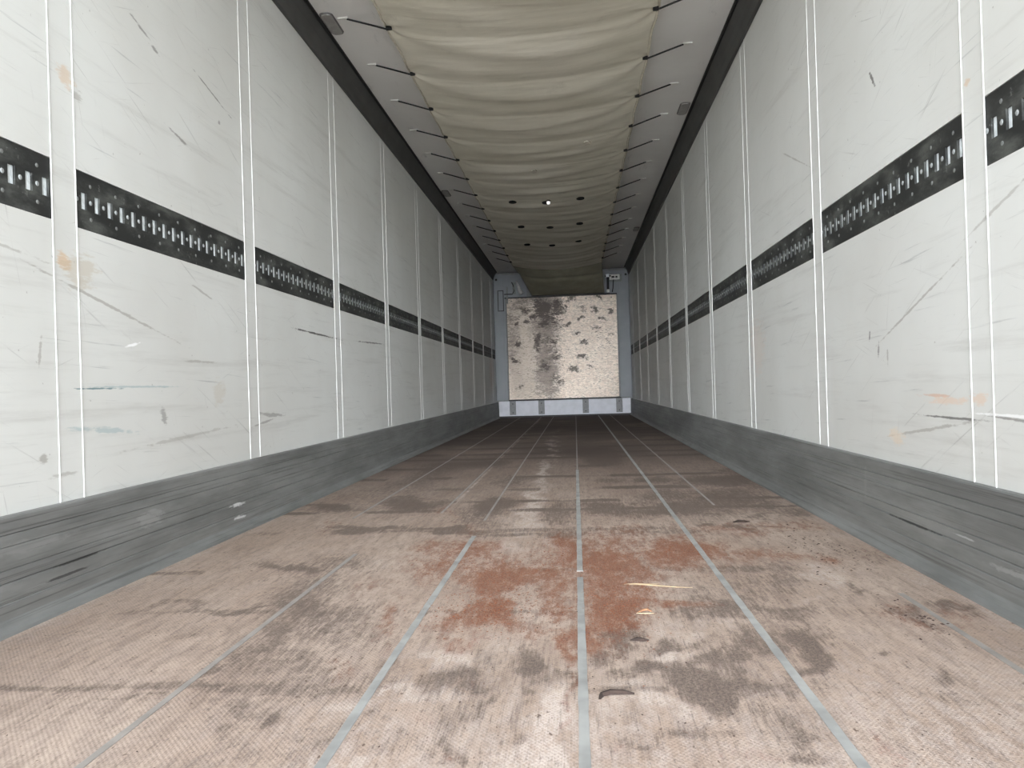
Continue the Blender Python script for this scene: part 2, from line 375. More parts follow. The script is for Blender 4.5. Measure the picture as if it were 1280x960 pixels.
strokes = '''R -0.24 2.24 0.096 0.158 -0.030 0.60;\
R -0.17 2.51 0.113 0.197 -0.028 0.75;\
R 0.00 2.17 0.139 0.239 -0.021 1.00;\
R -0.03 1.86 0.103 0.134 -0.016 0.95;\
R 0.07 1.72 0.094 0.091 -0.006 0.60;\
R -0.06 1.60 0.036 0.119 -0.019 0.60;\
R 0.14 2.52 0.071 0.297 -0.005 0.95;\
R 0.15 2.00 0.052 0.281 -0.006 0.70;\
R 0.30 2.32 0.125 0.425 0.021 0.95;\
R 0.30 1.84 0.075 0.235 0.014 1.00;\
R 0.24 1.64 0.042 0.103 0.003 0.90;\
R 0.15 1.64 0.053 0.046 -0.001 0.90;\
R 0.19 1.56 0.017 0.056 0.000 0.90;\
R 0.18 1.39 0.011 0.082 -0.001 0.70;\
R 0.18 1.29 0.007 0.032 -0.000 0.60;\
R 0.54 2.48 0.110 0.211 0.030 0.95;\
R 0.76 2.87 0.178 0.093 0.019 0.60;\
R 1.03 2.93 0.148 0.096 0.028 0.50;\
R 0.77 2.41 0.149 0.120 0.029 0.60;\
R 0.45 1.92 0.077 0.049 0.007 0.90;\
R -0.33 2.62 0.048 0.134 -0.026 0.60;\
R -0.22 2.91 0.046 0.131 -0.019 0.40;\
R -0.27 1.80 0.029 0.153 -0.039 0.60;\
R -0.41 2.16 0.049 0.110 -0.030 0.30;\
R -0.28 1.50 0.027 0.044 -0.014 0.40;\
R -0.84 3.04 0.036 0.146 -0.050 0.40;\
R 0.38 2.82 0.042 0.121 0.008 0.50;\
R 0.95 1.78 0.025 0.071 0.030 0.50;\
R 0.96 2.39 0.034 0.075 0.024 0.70;\
R 1.10 1.82 0.054 0.086 0.043 0.35;\
R -0.39 3.33 0.046 0.217 -0.038 0.40;\
R -0.34 2.40 0.055 0.090 -0.020 0.40;\
R 0.44 1.14 0.048 0.049 0.011 0.30;\
R 0.29 1.19 0.013 0.032 0.003 0.30;\
R -0.01 1.18 0.016 0.033 -0.005 0.40;\
R -0.08 1.24 0.028 0.024 -0.005 0.40;\
R 0.67 1.17 0.024 0.041 0.017 0.40;\
R 1.19 2.56 0.102 0.221 0.086 0.25;\
N -0.13 1.98 0.049 0.092 -0.015 0.80;\
N 0.07 1.91 0.029 0.183 -0.012 0.55;\
N 0.11 2.65 0.029 0.217 -0.007 0.50;\
N 0.30 2.61 0.034 0.052 0.002 0.30;\
N 0.03 1.49 0.066 0.060 -0.006 0.60;\
N 0.15 1.66 0.022 0.064 -0.001 0.40;\
N 0.56 2.04 0.086 0.111 0.020 0.50;\
D -0.62 3.58 0.141 0.226 -0.051 0.90;\
D -0.99 3.52 0.126 0.122 -0.041 0.90;\
D -0.19 3.49 0.086 0.284 -0.031 0.90;\
D -0.23 3.21 0.123 0.241 -0.031 0.50;\
D -0.19 4.43 0.130 0.305 -0.026 0.60;\
D 0.12 3.28 0.065 0.292 -0.006 0.60;\
D 0.16 2.79 0.079 0.120 -0.001 0.60;\
D 0.34 3.35 0.144 0.150 0.007 0.80;\
D 0.65 3.30 0.208 0.186 0.026 0.90;\
D 0.63 3.70 0.156 0.260 0.031 0.60;\
D 0.89 3.54 0.219 0.333 0.066 0.70;\
D 1.06 3.41 0.090 0.307 0.079 0.60;\
D 1.01 4.25 0.219 0.239 0.046 0.90;\
D 0.66 4.31 0.119 0.141 0.015 0.70;\
D 1.18 4.06 0.124 0.248 0.061 0.50;\
D 0.43 4.34 0.094 0.144 0.008 0.50;\
D -0.52 4.07 0.141 0.097 -0.017 0.60;\
D -0.63 2.95 0.172 0.043 -0.012 0.80;\
D -0.32 2.93 0.200 0.042 -0.007 0.80;\
D -0.03 2.86 0.190 0.047 -0.004 0.60;\
D 0.49 2.80 0.178 0.059 0.006 0.50;\
D 1.14 3.19 0.096 0.114 0.034 0.60;\
D 0.70 2.96 0.043 0.049 0.009 1.00;\
D 0.83 2.91 0.048 0.048 0.011 1.00;\
D -0.72 2.31 0.120 0.042 -0.017 0.80;\
D -0.69 1.86 0.110 0.021 -0.010 0.80;\
D -0.90 1.87 0.135 0.018 -0.010 0.50;\
D -0.71 1.69 0.060 0.029 -0.015 0.30;\
D -0.77 1.36 0.026 0.011 -0.008 0.80;\
D -0.63 1.36 0.049 0.011 -0.007 0.50;\
D -0.53 1.38 0.032 0.015 -0.008 0.80;\
D -1.50 2.45 0.185 0.049 -0.034 0.20;\
D -0.59 2.41 0.112 0.115 -0.037 0.50;\
D -0.57 2.12 0.098 0.196 -0.070 0.50;\
D -0.55 1.88 0.088 0.184 -0.072 0.70;\
D -0.42 1.81 0.104 0.143 -0.048 0.50;\
D -0.51 1.64 0.069 0.128 -0.055 0.65;\
D -0.50 1.49 0.070 0.116 -0.053 0.50;\
D -0.38 1.49 0.103 0.133 -0.051 0.50;\
D -0.32 1.69 0.077 0.124 -0.037 0.40;\
D -0.20 1.41 0.080 0.062 -0.017 0.40;\
D -0.42 1.27 0.074 0.077 -0.037 0.45;\
D -0.33 1.22 0.020 0.024 -0.010 0.80;\
D -0.41 1.15 0.048 0.069 -0.036 0.45;\
D -0.05 1.37 0.037 0.081 -0.014 0.60;\
D -0.01 1.49 0.033 0.087 -0.011 0.30;\
D 0.00 1.21 0.019 0.115 -0.018 0.60;\
D -0.04 1.27 0.043 0.031 -0.006 0.40;\
D -0.04 1.16 0.065 0.037 -0.007 0.30;\
D 0.08 1.52 0.027 0.062 -0.004 0.90;\
D 0.10 1.41 0.034 0.046 -0.003 0.50;\
D 0.16 1.43 0.031 0.055 -0.001 0.50;\
D 0.18 1.38 0.012 0.051 -0.000 0.80;\
D 0.07 1.34 0.012 0.083 -0.008 0.50;\
D 0.33 1.63 0.038 0.123 0.011 0.70;\
D 0.25 1.50 0.039 0.068 0.003 0.60;\
D 0.29 1.38 0.050 0.036 0.003 0.60;\
D 0.39 1.41 0.060 0.034 0.005 0.90;\
D 0.46 1.39 0.073 0.044 0.008 0.90;\
D 0.53 1.38 0.049 0.057 0.014 0.60;\
D 0.41 1.56 0.017 0.074 0.010 0.90;\
D 0.52 1.56 0.036 0.120 0.026 0.70;\
D 0.45 1.63 0.034 0.050 0.008 0.50;\
D 0.58 1.63 0.027 0.060 0.014 0.60;\
D 0.62 1.69 0.052 0.161 0.041 0.30;\
D 0.66 1.86 0.115 0.058 0.015 0.60;\
D 0.55 1.86 0.078 0.105 0.020 0.70;\
D 0.51 2.01 0.063 0.122 0.020 0.45;\
D 0.75 1.88 0.077 0.040 0.012 0.60;\
D 0.74 2.16 0.049 0.141 0.036 0.50;\
D 0.63 2.04 0.042 0.190 0.041 0.40;\
D 0.65 1.63 0.027 0.100 0.028 0.90;\
D 0.64 1.52 0.025 0.078 0.023 0.90;\
D 0.72 1.69 0.031 0.042 0.013 0.40;\
D 0.91 2.07 0.025 0.080 0.028 0.60;\
D 0.90 1.96 0.028 0.043 0.016 0.50;\
D 0.52 1.28 0.053 0.043 0.011 0.40;\
D 0.40 1.25 0.034 0.024 0.004 0.50;\
D 0.32 1.22 0.026 0.017 0.002 0.60;\
D 0.54 1.24 0.033 0.040 0.011 0.60;\
D 0.51 1.16 0.031 0.035 0.010 0.70;\
D 0.62 1.35 0.033 0.041 0.013 0.50;\
D 0.79 1.54 0.022 0.018 0.007 0.70;\
D 0.84 1.45 0.020 0.015 0.007 0.60;\
D 0.82 1.38 0.056 0.028 0.013 0.40;\
D 0.98 1.80 0.022 0.054 0.024 0.60;\
D 1.10 1.87 0.026 0.051 0.025 0.70;\
D 1.13 1.84 0.033 0.025 0.013 0.70;\
D 1.12 2.45 0.098 0.156 0.059 0.30;\
D 1.12 2.34 0.056 0.081 0.032 0.30;\
D 0.95 3.11 0.045 0.054 0.013 0.60;\
D 0.58 1.33 0.083 0.100 0.030 0.35;\
D -0.19 1.18 0.054 0.033 -0.011 0.30;\
D -0.26 1.11 0.077 0.029 -0.012 0.30;\
D -0.15 1.22 0.028 0.024 -0.006 0.40;\
D -0.09 1.13 0.025 0.025 -0.006 0.30;\
D 0.08 1.23 0.019 0.023 -0.002 0.40;\
D 0.15 1.14 0.025 0.025 -0.001 0.20;\
L -0.02 6.64 0.038 1.041 -0.033 0.80;\
L -0.02 4.81 0.038 0.634 -0.027 0.80;\
L -0.02 3.52 0.047 0.486 -0.028 0.80;\
L 0.00 2.93 0.084 0.232 -0.015 0.60;\
L -0.08 2.57 0.063 0.102 -0.010 0.70;\
L 0.11 2.62 0.029 0.240 -0.008 0.50;\
L 0.15 1.16 0.056 0.104 -0.003 0.80;\
L 0.09 1.16 0.064 0.105 -0.009 0.60;\
L 0.15 1.28 0.047 0.075 -0.002 0.90;\
L -0.07 1.49 0.050 0.078 -0.014 0.70;\
L -0.19 1.37 0.047 0.059 -0.016 0.60;\
L -0.11 1.34 0.060 0.049 -0.011 0.70;\
L 0.43 1.69 0.036 0.086 0.012 0.50;\
L 0.43 1.50 0.041 0.059 0.010 0.80;\
L 0.33 1.31 0.084 0.039 0.004 0.70;\
L 0.24 1.25 0.040 0.089 0.004 0.50;\
L 0.77 1.96 0.040 0.029 0.009 0.30;\
L 0.89 2.20 0.090 0.109 0.035 0.60;\
L 0.52 1.74 0.036 0.057 0.011 0.50;\
L 0.19 1.49 0.036 0.060 0.000 0.50;\
L -0.45 2.41 0.039 0.057 -0.015 0.40;\
L 1.16 2.15 0.064 0.120 0.054 0.30;\
L -0.16 1.08 0.074 0.046 -0.015 0.50;\
L -0.22 1.30 0.059 0.033 -0.010 0.50;\
L -0.02 1.59 0.106 0.068 -0.009 0.40;\
L -1.15 2.13 0.157 0.073 -0.046 0.20;\
L 0.34 1.15 0.074 0.050 0.007 0.40;\
L 0.70 1.28 0.052 0.073 0.029 0.30'''
# floor, with the dirt masks and a depth tone carried by its vertices
xs = np.linspace(-HW, HW, 220)
ys = np.concatenate([np.linspace(Y0, 4.2, 330)[:-1], np.linspace(4.2, L, 420)])
X, Y = np.meshgrid(xs, ys); Z = np.zeros_like(X)
XW = X + .09*(fbm(X*9, Y*6, 3)-.47)*2; YW = Y + .16*(fbm(X*7, Y*6, 11)-.47)*2
ch = {'R': np.zeros_like(X), 'D': np.zeros_like(X), 'L': np.zeros_like(X), 'N': np.zeros_like(X)}
for s_ in strokes.split(';'):
    k, cx, cy, rx, ry, sh, a = s_.split(); cx, cy, rx, ry, sh, a = map(float, (cx, cy, rx, ry, sh, a))
    rx = max(rx, .008); ry = max(ry, .012)
    dy = (YW-cy)/ry; dx = (XW-cx-sh*dy)/rx
    m_ = a/(1+((dx*dx+dy*dy)/1.1)**1.8)
    ch[k] = np.maximum(ch[k], m_)
# transverse tyre and cross-member bars, repeating down the length
rowy = [1.375, 1.84, 2.25, 2.89, 3.35, 3.6, 4.02, 4.57, 5.13, 5.75, 6.15, 6.7, 7.3, 7.9, 8.4, 8.95, 9.4, 9.9, 10.5, 11.0, 11.6, 12.1, 12.6, 13.1]
YR = Y + .035*(fbm(X*5, Y*5, 41)-.47)*2
for i, ry0 in enumerate(rowy):
    wid = .014 + .019*max(0, ry0-2.7) + .035*(vnoise(X*3, Y*0+i*7.3, 5)**2)
    blk = vnoise(np.floor((X+1.2)/.2)*1.7+i*3.7, Y*0+i*2.3, 9)
    m_ = np.exp(-((YR-ry0)/wid)**4) * np.clip((.5*blk+.6*vnoise(X*2.6+i*3.1, Y*0+i, 19)-.33)*3.6, 0, 1)
    amp = .5 if ry0 < 3 else 1.1
    ch['D'] = np.maximum(ch['D'], amp*m_)
far = np.clip((Y-2.9)/3.0, 0, 1)
ch['D'] = np.maximum(ch['D'], far*.9*np.clip((vnoise(X*2.5+5, Y*1.3, 31)-.60)*4, 0, 1))
ch['D'] = np.maximum(ch['D'], far*.30*np.where(X > .0, 1.0, .6))
far_tone = np.clip(far*(.66+.5*(fbm(X*1.7, Y*.8, 21)-.4)*2), 0, 1) + .25*np.clip((Y-7)/5, 0, 1)  # floor tone growing darker towards the front end
ch['L'] = np.maximum(ch['L'], .55*np.exp(-((XW+.02-.03*np.sin(Y*2))/.035)**2)*np.clip((Y-2.8)/.8, 0, 1)*np.clip((11-Y)/4, 0, 1)*(vnoise(Y*3, X*0, 2)*.7+.4))
for jx in (-.8, -.4, .82):     # scraped joints between boards
    ch['L'] = np.maximum(ch['L'], .62*np.exp(-((X-jx)/.011)**2)*np.clip((Y-2.9)/.8, 0, 1))
edge = np.clip((np.abs(X)-1.06)/.12, 0, 1); ch['L'] = np.maximum(ch['L'], .35*edge*np.clip((5-Y)/3, 0, 1)*(.5+vnoise(X*0, Y*5, 8)))
near = np.clip((1.75-Y)/.5, 0, 1)*np.clip((X+.55)/.4, 0, 1); ch['L'] = np.maximum(ch['L'], .36*near)
ch['R'] = np.clip(ch['R'] - ch['N'], 0, 1)
ch['L'] = np.clip(ch['L']*(1-.6*ch['D']), 0, 1)
fl = grid_mesh('floor', X, Y, Z)
at = fl.color_attributes.new('dirt_tone', 'FLOAT_COLOR', 'POINT')
at.data.foreach_set('color', np.stack([ch['R'], ch['D'], ch['L'], np.clip(far_tone, 0, 1)], -1).astype(np.float32).ravel())
floor = obj('floor', fl, M_floor); struct(floor)
struct(obj('trim_1', boxes((-HW-.05, HW+.05, Y0, L+.1, -.13, -.004)), M_dark))   # chassis deck under the boards

# left and right walls, hollowed for the lashing rails
def wall(side, y0j, mat):
    s = -1 if side == 'left' else 1
    xi, xo = s*HW, s*(HW+.06); x0, x1 = min(xi, xo), max(xi, xo)
    segs = [(x0, x1, Y0, L, 0, ZB1), (x0, x1, Y0, L, ZB2, HC+.03)]
    bx0, bx1 = (s*(HW+.012), xo) if s > 0 else (xo, s*(HW+.012))
    segs.append((bx0, bx1, Y0, L, ZB1, ZB2))          # recess back
    joints = []
    k = -2
    while True:
        a = y0j + k*PER; k += 1
        if a > L: break
        b = min(a+SW, L)
        if b < Y0: continue
        a = max(a, Y0); joints.append((a, b))
        fx0, fx1 = (xi, s*(HW+.012)) if s > 0 else (s*(HW+.012), xi)
        segs.append((fx0, fx1, a, b, ZB1, ZB2))
    o = obj('wall_'+side, boxes(*segs), mat); struct(o)
    return joints
JL = wall('left', Y0L, M_wall_left); JR = wall('right', Y0R, M_wall_right)
tn = 2
def trim(bm, mat, **kw):
    global tn
    o = struct(obj('trim_%d' % tn, bm, mat, **kw)); tn += 1; return o
for s, js in ((-1, JL), (1, JR)):
    for a, b in js:
        if b < .9: continue
        bm = bmesh.new(); x = s*HW
        for yy in (a-.0005, b+.0005):
            if yy > L-.01: continue
            m_ = [(yy-.0030, 0), (yy-.0016, .0020), (yy+.0016, .0020), (yy+.0030, 0)]
            lo_ = [bm.verts.new((x - s*(d-.0004), y, ZK-.01)) for y, d in m_]; hi_ = [bm.verts.new((x - s*(d-.0004), y, 2.53)) for y, d in m_]
            for j in range(4): k = (j+1) % 4; bm.faces.new((lo_[j], lo_[k], hi_[k], hi_[j]))
            bm.faces.new(lo_); bm.faces.new(list(reversed(hi_)))
        trim(bm, M_bead)

# dark scuff boards along the foot of both walls
def kerb(side, mat):
    s = -1 if side == 'left' else 1
    prof = [(-.02, -.002), (.058, -.002), (.055, .008), (.044, .016), (.036, .030), (.034, .034), (.034, .070), (.0305, .073), (.0325, .076), (.031, .118), (.027, .121), (.0295, .124), (.0285, .150),
            (.0255, .152), (.028, .155), (.0265, .205), (.0235, .208), (.0265, .211), (.025, .236), (.022, .238), (.025, .241), (.024, .279), (.020, ZK), (-.02, ZK)]
    pts = [(s*(HW-d), z) for d, z in prof]
    struct(obj('baseboard_'+side, prism(pts, Y0, L-.02, 1), mat))
kerb('left', M_kerb_left); kerb('right', M_kerb_right)

# ceiling and its dark corner profiles
struct(obj('ceiling', boxes((-HW, HW, Y0, L, HC, HC+.05)), M_ceil))
for s in (-1, 1):
    arc = [(HW+.005, 2.515), (HW-.012, 2.515), (HW-.018, 2.522), (HW-.026, 2.560), (HW-.040, 2.600), (HW-.058, 2.632), (HW-.068, 2.648), (HW-.068, HC+.004), (HW+.005, HC+.004)]
    trim(prism([(s*x, z) for x, z in arc], Y0, L-.16), M_cove)
    sl = [(HW-.068, 2.646), (HW-.074, 2.643), (HW-.083, 2.647), (HW-.084, HC+.003), (HW-.067, HC+.003)]
    trim(prism([(s*x, z) for x, z in sl], Y0, L-.16), M_seal)

# aluminium strips let into the floor
for x, w, a, b in ((.203, .0095, Y0, L-.2), (.606, .0095, Y0, L-.2), (-.197, .0095, Y0, 2.78), (1.03, .008, Y0, 1.98), (-.575, .008, Y0, 2.5)):
    parts = [(a, b)]
    if abs(x-.203) < .001: parts = [(a, 2.165), (2.235, 4.9)]
    for (c, d) in parts:
        bm = bmesh.new(); n = max(2, int((d-c)/.04)); prev = None
        for i in range(n+1):
            y = c+(d-c)*i/n; ww = w*(1+.16*(random.random()-.5))
            row = [bm.verts.new((x-ww, y, -.002)), bm.verts.new((x-ww+.0008, y, .0012)), bm.verts.new((x+ww-.0008, y, .0012)), bm.verts.new((x+ww, y, -.002))]
            if prev:
                for j in range(3): bm.faces.new((prev[j], prev[j+1], row[j+1], row[j]))
                bm.faces.new((prev[3], prev[0], row[0], row[3]))
            else: bm.faces.new(row)
            prev = row
        bm.faces.new(list(reversed(prev)))
        trim(bm, M_strip if abs(x-.2045) < .41 else M_strip_dull)
for x, a in ((.203, 4.92), (-.197, 3.1), (-.42, 3.3), (-.80, 3.2), (.82, 3.4)):       # worn joints farther in
    trim(boxes((x-.005, x+.005, a, L-.2, -.002, .0008)), M_strip_dull)

# ------------------------------------------------------------------ front end
YF = L-.15
struct(obj('wall_front', boxes((-HW-.06, HW+.06, L, L+.06, -.1, HC+.05)), M_fwall))
# corner columns with folded inner edge
for s, xa, xb in ((-1, -1.228, -1.0), (1, 1.018, 1.228)):
    if s < 0: pts = [(xa, YF+.06), (xa, YF+.012), (xa+.02, YF), (xb-.05, YF), (xb-.05, YF+.012), (xb, YF+.012), (xb, L-.001), (xa, L-.001)]
    else: pts = [(xb, YF+.06), (xb, YF+.012), (xb-.02, YF), (xa+.04, YF), (xa+.04, YF+.012), (xa, YF+.012), (xa, L-.001), (xb, L-.001)]
    bm = bmesh.new(); lo_ = [bm.verts.new((x, y, .32)) for x, y in pts]; hi_ = [bm.verts.new((x, y, 2.60)) for x, y in pts]
    for j in range(len(pts)): k = (j+1) % len(pts); bm.faces.new((lo_[j], lo_[k], hi_[k], hi_[j]))
    bm.faces.new(lo_); bm.faces.new(list(reversed(hi_)))
    t = empty('corner_column', (0, 0, 0), 'grey painted steel corner column on the %s of the stained front panel' % ('left' if s < 0 else 'right'), 'column')
    obj('post', bm, M_col, t)
    for zz in (2.52,):
        bm = bmesh.new(); bmesh.ops.create_cone(bm, cap_ends=True, segments=14, radius1=.02, radius2=.014, depth=.008, matrix=Matrix.Translation((s*1.17, YF-.004, zz)) @ Matrix.Rotation(math.pi/2, 4, 'X'))
        obj('bolt', bm, M_seal, t)
    # head plate behind the duct flap
    obj('head_plate', boxes((-1.0, -.62, YF+.02, YF+.03, 2.18, 2.60) if s < 0 else (.80, 1.02, YF+.02, YF+.03, 2.14, 2.60)), M_col, t)
# low kick board with channel brackets
t = empty('kick_board', (0, YF, 0), 'pale grey kick board across the front end under the stained panel', 'kick board')
o = obj('board', boxes((-1.185, 1.19, -.012, .05, .012, .300), bev=.004), M_kick, t)
obj('bottom_rail', boxes((-1.185, 1.19, -.02, .04, .001, .03)), M_dark, t)
obj('top_lip', boxes((-1.0, 1.02, -.06, .05, .302, .322)), M_dark, t)
for x in (-.93, -.41, .385, .985):
    bm = boxes((x-.055, x-.041, -.055, -.012, .05, .300), (x+.041, x+.055, -.055, -.012, .05, .300), (x-.041, x+.041, -.030, -.012, .05, .300))
    b_ = obj('bracket', bm, M_fwall, t)
    for zz in (.09, .25):
        bm = bmesh.new(); bmesh.ops.create_cone(bm, cap_ends=True, segments=8, radius1=.011, radius2=.009, depth=.008, matrix=Matrix.Translation((x, -.034, zz)) @ Matrix.Rotation(math.pi/2, 4, 'X'))
        obj('screw', bm, M_dark, b_)
# stained bulkhead panel
t = empty('bulkhead_panel', (0, YF, .33), 'large stained metal panel covering the front end, dark grime left of centre', 'panel')
bm = bmesh.new(); nx, nz = 40, 36; rows = []
for j in range(nz+1):
    row = []
    for i in range(nx+1):
        x = -.985+1.975*i/nx; z = .0+1.83*j/nz
        row.append(bm.verts.new((x, -.055+.006*math.sin(x*5+1)*math.sin(z*4)*(1 if 0 < i < nx and 0 < j < nz else 0), z)))
    rows.append(row)
for j in range(nz):
    for i in range(nx): bm.faces.new((rows[j][i], rows[j][i+1], rows[j+1][i+1], rows[j+1][i]))
ext = bmesh.ops.solidify(bm, geom=bm.faces[:], thickness=.01)
obj('plate', bm, M_bulk, t, smooth=False)
obj('top_rail', boxes((-1.02, 1.0, -.066, -.03, 1.832, 1.852)), M_dark, t)
obj('side_channel', boxes((-1.012, -.990, -.062, .0, .0, 1.83)), M_fwall, t)
obj('side_channel', boxes((.994, 1.016, -.062, .0, .0, 1.83)), M_fwall, t)
for x in (-.9, -.45, 0, .45, .9):
    bm = bmesh.new(); bmesh.ops.create_cone(bm, cap_ends=True, segments=10, radius1=.012, radius2=.008, depth=.008, matrix=Matrix.Translation((x, -.066, 1.78)) @ Matrix.Rotation(math.pi/2, 4, 'X'))
    obj('screw', bm, M_zincdull, t)
# rectangular dark loop on the left column
t = empty('grab_handle', (-1.095, YF, 2.13), 'dark rectangular wire loop on the grey column left of the stained panel', 'handle')
obj('loop', boxes((-.055, -.043, -.022, -.008, -.19, .19), (.043, .055, -.022, -.008, -.19, .19), (-.043, .043, -.022, -.008, .178, .19), (-.043, .043, -.022, -.008, -.19, -.178)), M_dark, t)
for zz in (-.12, .12):
    obj('mount', boxes((-.056, -.040, -.010, .0, zz-.02, zz+.02)), M_zincdull, t)
# left: pull rod and clamp above the panel corner
t = empty('panel_latch', (-.9, YF-.075, 2.29), 'dark latch above the upper left corner of the stained panel', 'latch')
obj('rod', tube([(-.12, -.02, -.055), (.03, -.02, -.055), (.06, -.02, .0), (.05, -.02, .10), (.02, -.02, .16)], .009), M_dark, t)
obj('clamp_plate', boxes((-.085, -.055, -.012, 0, -.22, .08), (.03, .09, -.012, 0, -.06, .16), bev=.003), M_zincdull, t)
tag(obj('cloth_scrap', tube([(-.70, YF-.10, 2.23), (-.74, YF-.10, 2.31), (-.77, YF-.10, 2.40), (-.79, YF-.09, 2.47)], .045, 10, .015), M_tape, smooth=True),
    'pale folded cloth scrap hanging at the left edge of the duct flap', 'cloth')
# right: vertical bar with end fittings, and the pale cable connector
t = empty('vertical_bar', (.845, YF-.075, 2.2), 'dark vertical bar with pale ends above the upper right corner of the stained panel', 'bar')
obj('rod', tube([(0, 0, .02), (0, 0, .30)], .022, 12), M_seal, t)
obj('end_fitting', boxes((-.022, .024, -.03, .02, .0, .05), bev=.006), M_hook, t)
obj('end_fitting', boxes((-.03, .026, -.03, .02, .27, .325), bev=.006), M_zinc, t)
obj('cross_pin', tube([(-.05, 0, .29), (.06, 0, .29)], .012), M_dark, t)
t = empty('cable_connector', (.97, YF-.012, 2.475), 'small pale cable connector on the head of the right grey column', 'connector')
obj('housing', boxes((-.09, .09, -.05, .0, -.045, .045), bev=.01), M_hook, t)
obj('socket', boxes((-.055, -.005, -.056, -.045, -.018, .014), (.015, .05, -.056, -.045, -.018, .014)), M_dark, t)
obj('cable', tube([(-.02, -.02, -.045), (-.03, -.03, -.12), (-.035, -.03, -.2), (-.05, -.04, -.27)], .009), M_seal, t)
obj('bracket_plate', boxes((-.12, .13, -.008, .004, -.085, .06)), M_zincdull, t)

# ------------------------------------------------------------------ lashing rails in the walls
ORD = ['first', 'second', 'third', 'fourth', 'fifth', 'sixth', 'seventh', 'eighth', 'ninth', 'tenth', 'eleventh', 'twelfth', 'thirteenth', 'fourteenth', 'fifteenth', 'sixteenth', 'seventeenth']
RL = PER - SW                  # visible rail length
def make_rail():
    # local frame: X out of the wall, Y along it, Z up from the rail's middle
    t = bpy.data.objects.new('lashing_rail', None); COL.objects.link(t)
    h = (ZB2-ZB1)/2
    n = 18; p = RL/n; hs, hz = .0122, .0255; xf, xb = .0105, .0040
    bm = boxes((xb, xf, .003, RL-.003, hz, h-.002), (xb, xf, .003, RL-.003, -h+.002, -hz))
    e0 = .003
    for i in range(n):
        yc = (i+.62)*p; box(bm, xb, xf, e0, yc-hs, -hz, hz); e0 = yc+hs
    box(bm, xb, xf, e0, RL-.003, -hz, hz); box(bm, .0008, .002, .003, RL-.003, -h+.004, h-.004)
    obj('backing_plate', bm, M_black, t)
    bm = boxes((.002, .0036, -.0135, .0135, -.0262, .0262))
    box(bm, .0036, .0048, -.0115, -.0035, -.0255, .0255); box(bm, .0036, .0048, .0040, .0115, -.0255, .0255)
    bar = obj('slot_bar', bm, M_zinc, t)
    bm = bmesh.new(); bmesh.ops.create_cone(bm, cap_ends=True, segments=10, radius1=.0075, radius2=.0045, depth=.002, matrix=Matrix.Translation((.0113, 0, 0)) @ Matrix.Rotation(math.pi/2, 4, 'Y'))
    stud = obj('stud', bm, M_stud, t)
    bm = bmesh.new(); bmesh.ops.create_cone(bm, cap_ends=True, segments=8, radius1=.0065, radius2=.004, depth=.0015, matrix=Matrix.Translation((.0111, 0, 0)) @ Matrix.Rotation(math.pi/2, 4, 'Y'))
    riv = obj('rivet', bm, M_zincdull, t)
    def put(src, y, z, first):
        c = src if first else src.copy()
        if not first: COL.objects.link(c)
        c.location = (0, y, z)
    for i in range(n): put(bar, (i+.62)*p, 0, i == 0)
    for i in range(n): put(stud, (i+.12)*p, 0, i == 0)
    k = 0
    for i in range(0, n, 2):
        for z in (.050, -.050): put(riv, (i+1.12)*p, z, k == 0); k += 1
    return t
rail0 = make_rail(); used = False
for side, s, y0j in (('left', -1, Y0L), ('right', 1, Y0R)):
    for k in range(-1, 10):
        y = y0j + k*PER + SW
        if y + .3 > L-.16: continue
        r = rail0 if not used else copy_tree(rail0); used = True
        if s < 0:
            r.location = (-HW-.012, y, (ZB1+ZB2)/2); r.rotation_euler = (0, 0, 0)
        else:
            r.location = (HW+.012, y+RL, (ZB1+ZB2)/2); r.rotation_euler = (0, 0, math.pi)
        how = 'cut by the picture edge' if k == -1 else '%s from the picture edge' % ORD[k+1]
        tag(r, 'black slotted lashing rail in %s wall, %s' % (side, how), 'lashing rail', 'lashing rails in the %s wall' % side)

# ------------------------------------------------------------------ ceiling lamps
def lamp(first=None):
    t = bpy.data.objects.new('ceiling_light', None); COL.objects.link(t)
    def slab(w, l, z0, z1, seg=8):
        bm = bmesh.new(); out = []; r = w*.8
        for cx, cy, a0 in ((w-r, l-r, 0), (-w+r, l-r, 90), (-w+r, -l+r, 180), (w-r, -l+r, 270)):
            for k in range(seg+1):
                a = math.radians(a0+90*k/seg); out.append((cx+r*math.cos(a), cy+r*math.sin(a)))
        lo_ = [bm.verts.new((x, y, z0)) for x, y in out]; hi_ = [bm.verts.new((x*.96, y*.98, z1)) for x, y in out]
        for j in range(len(out)): k = (j+1) % len(out); bm.faces.new((lo_[j], lo_[k], hi_[k], hi_[j]))
        bm.faces.new(lo_); bm.faces.new(hi_); return bm
    obj('bezel', slab(.038, .125, 0, -.006), M_lampf, t)
    obj('lens', slab(.031, .117, -.006, -.011), M_lamp, t)
    return t
l0 = lamp()
for i, (x, y, lb) in enumerate(((-1.105, 4.05, 'on the left ceiling edge nearest the camera'), (1.098, 5.70, 'on the right ceiling edge nearest the camera'),
                              (-1.105, 7.75, 'on the left ceiling edge deeper inside'), (1.10, 10.06, 'on the right ceiling edge deep inside'))):
    o = l0 if i == 0 else copy_tree(l0); o.location = (x, y, HC)
    tag(o, 'small oblong grey unlit lamp cover ' + lb, 'lamp', 'ceiling lamp covers')

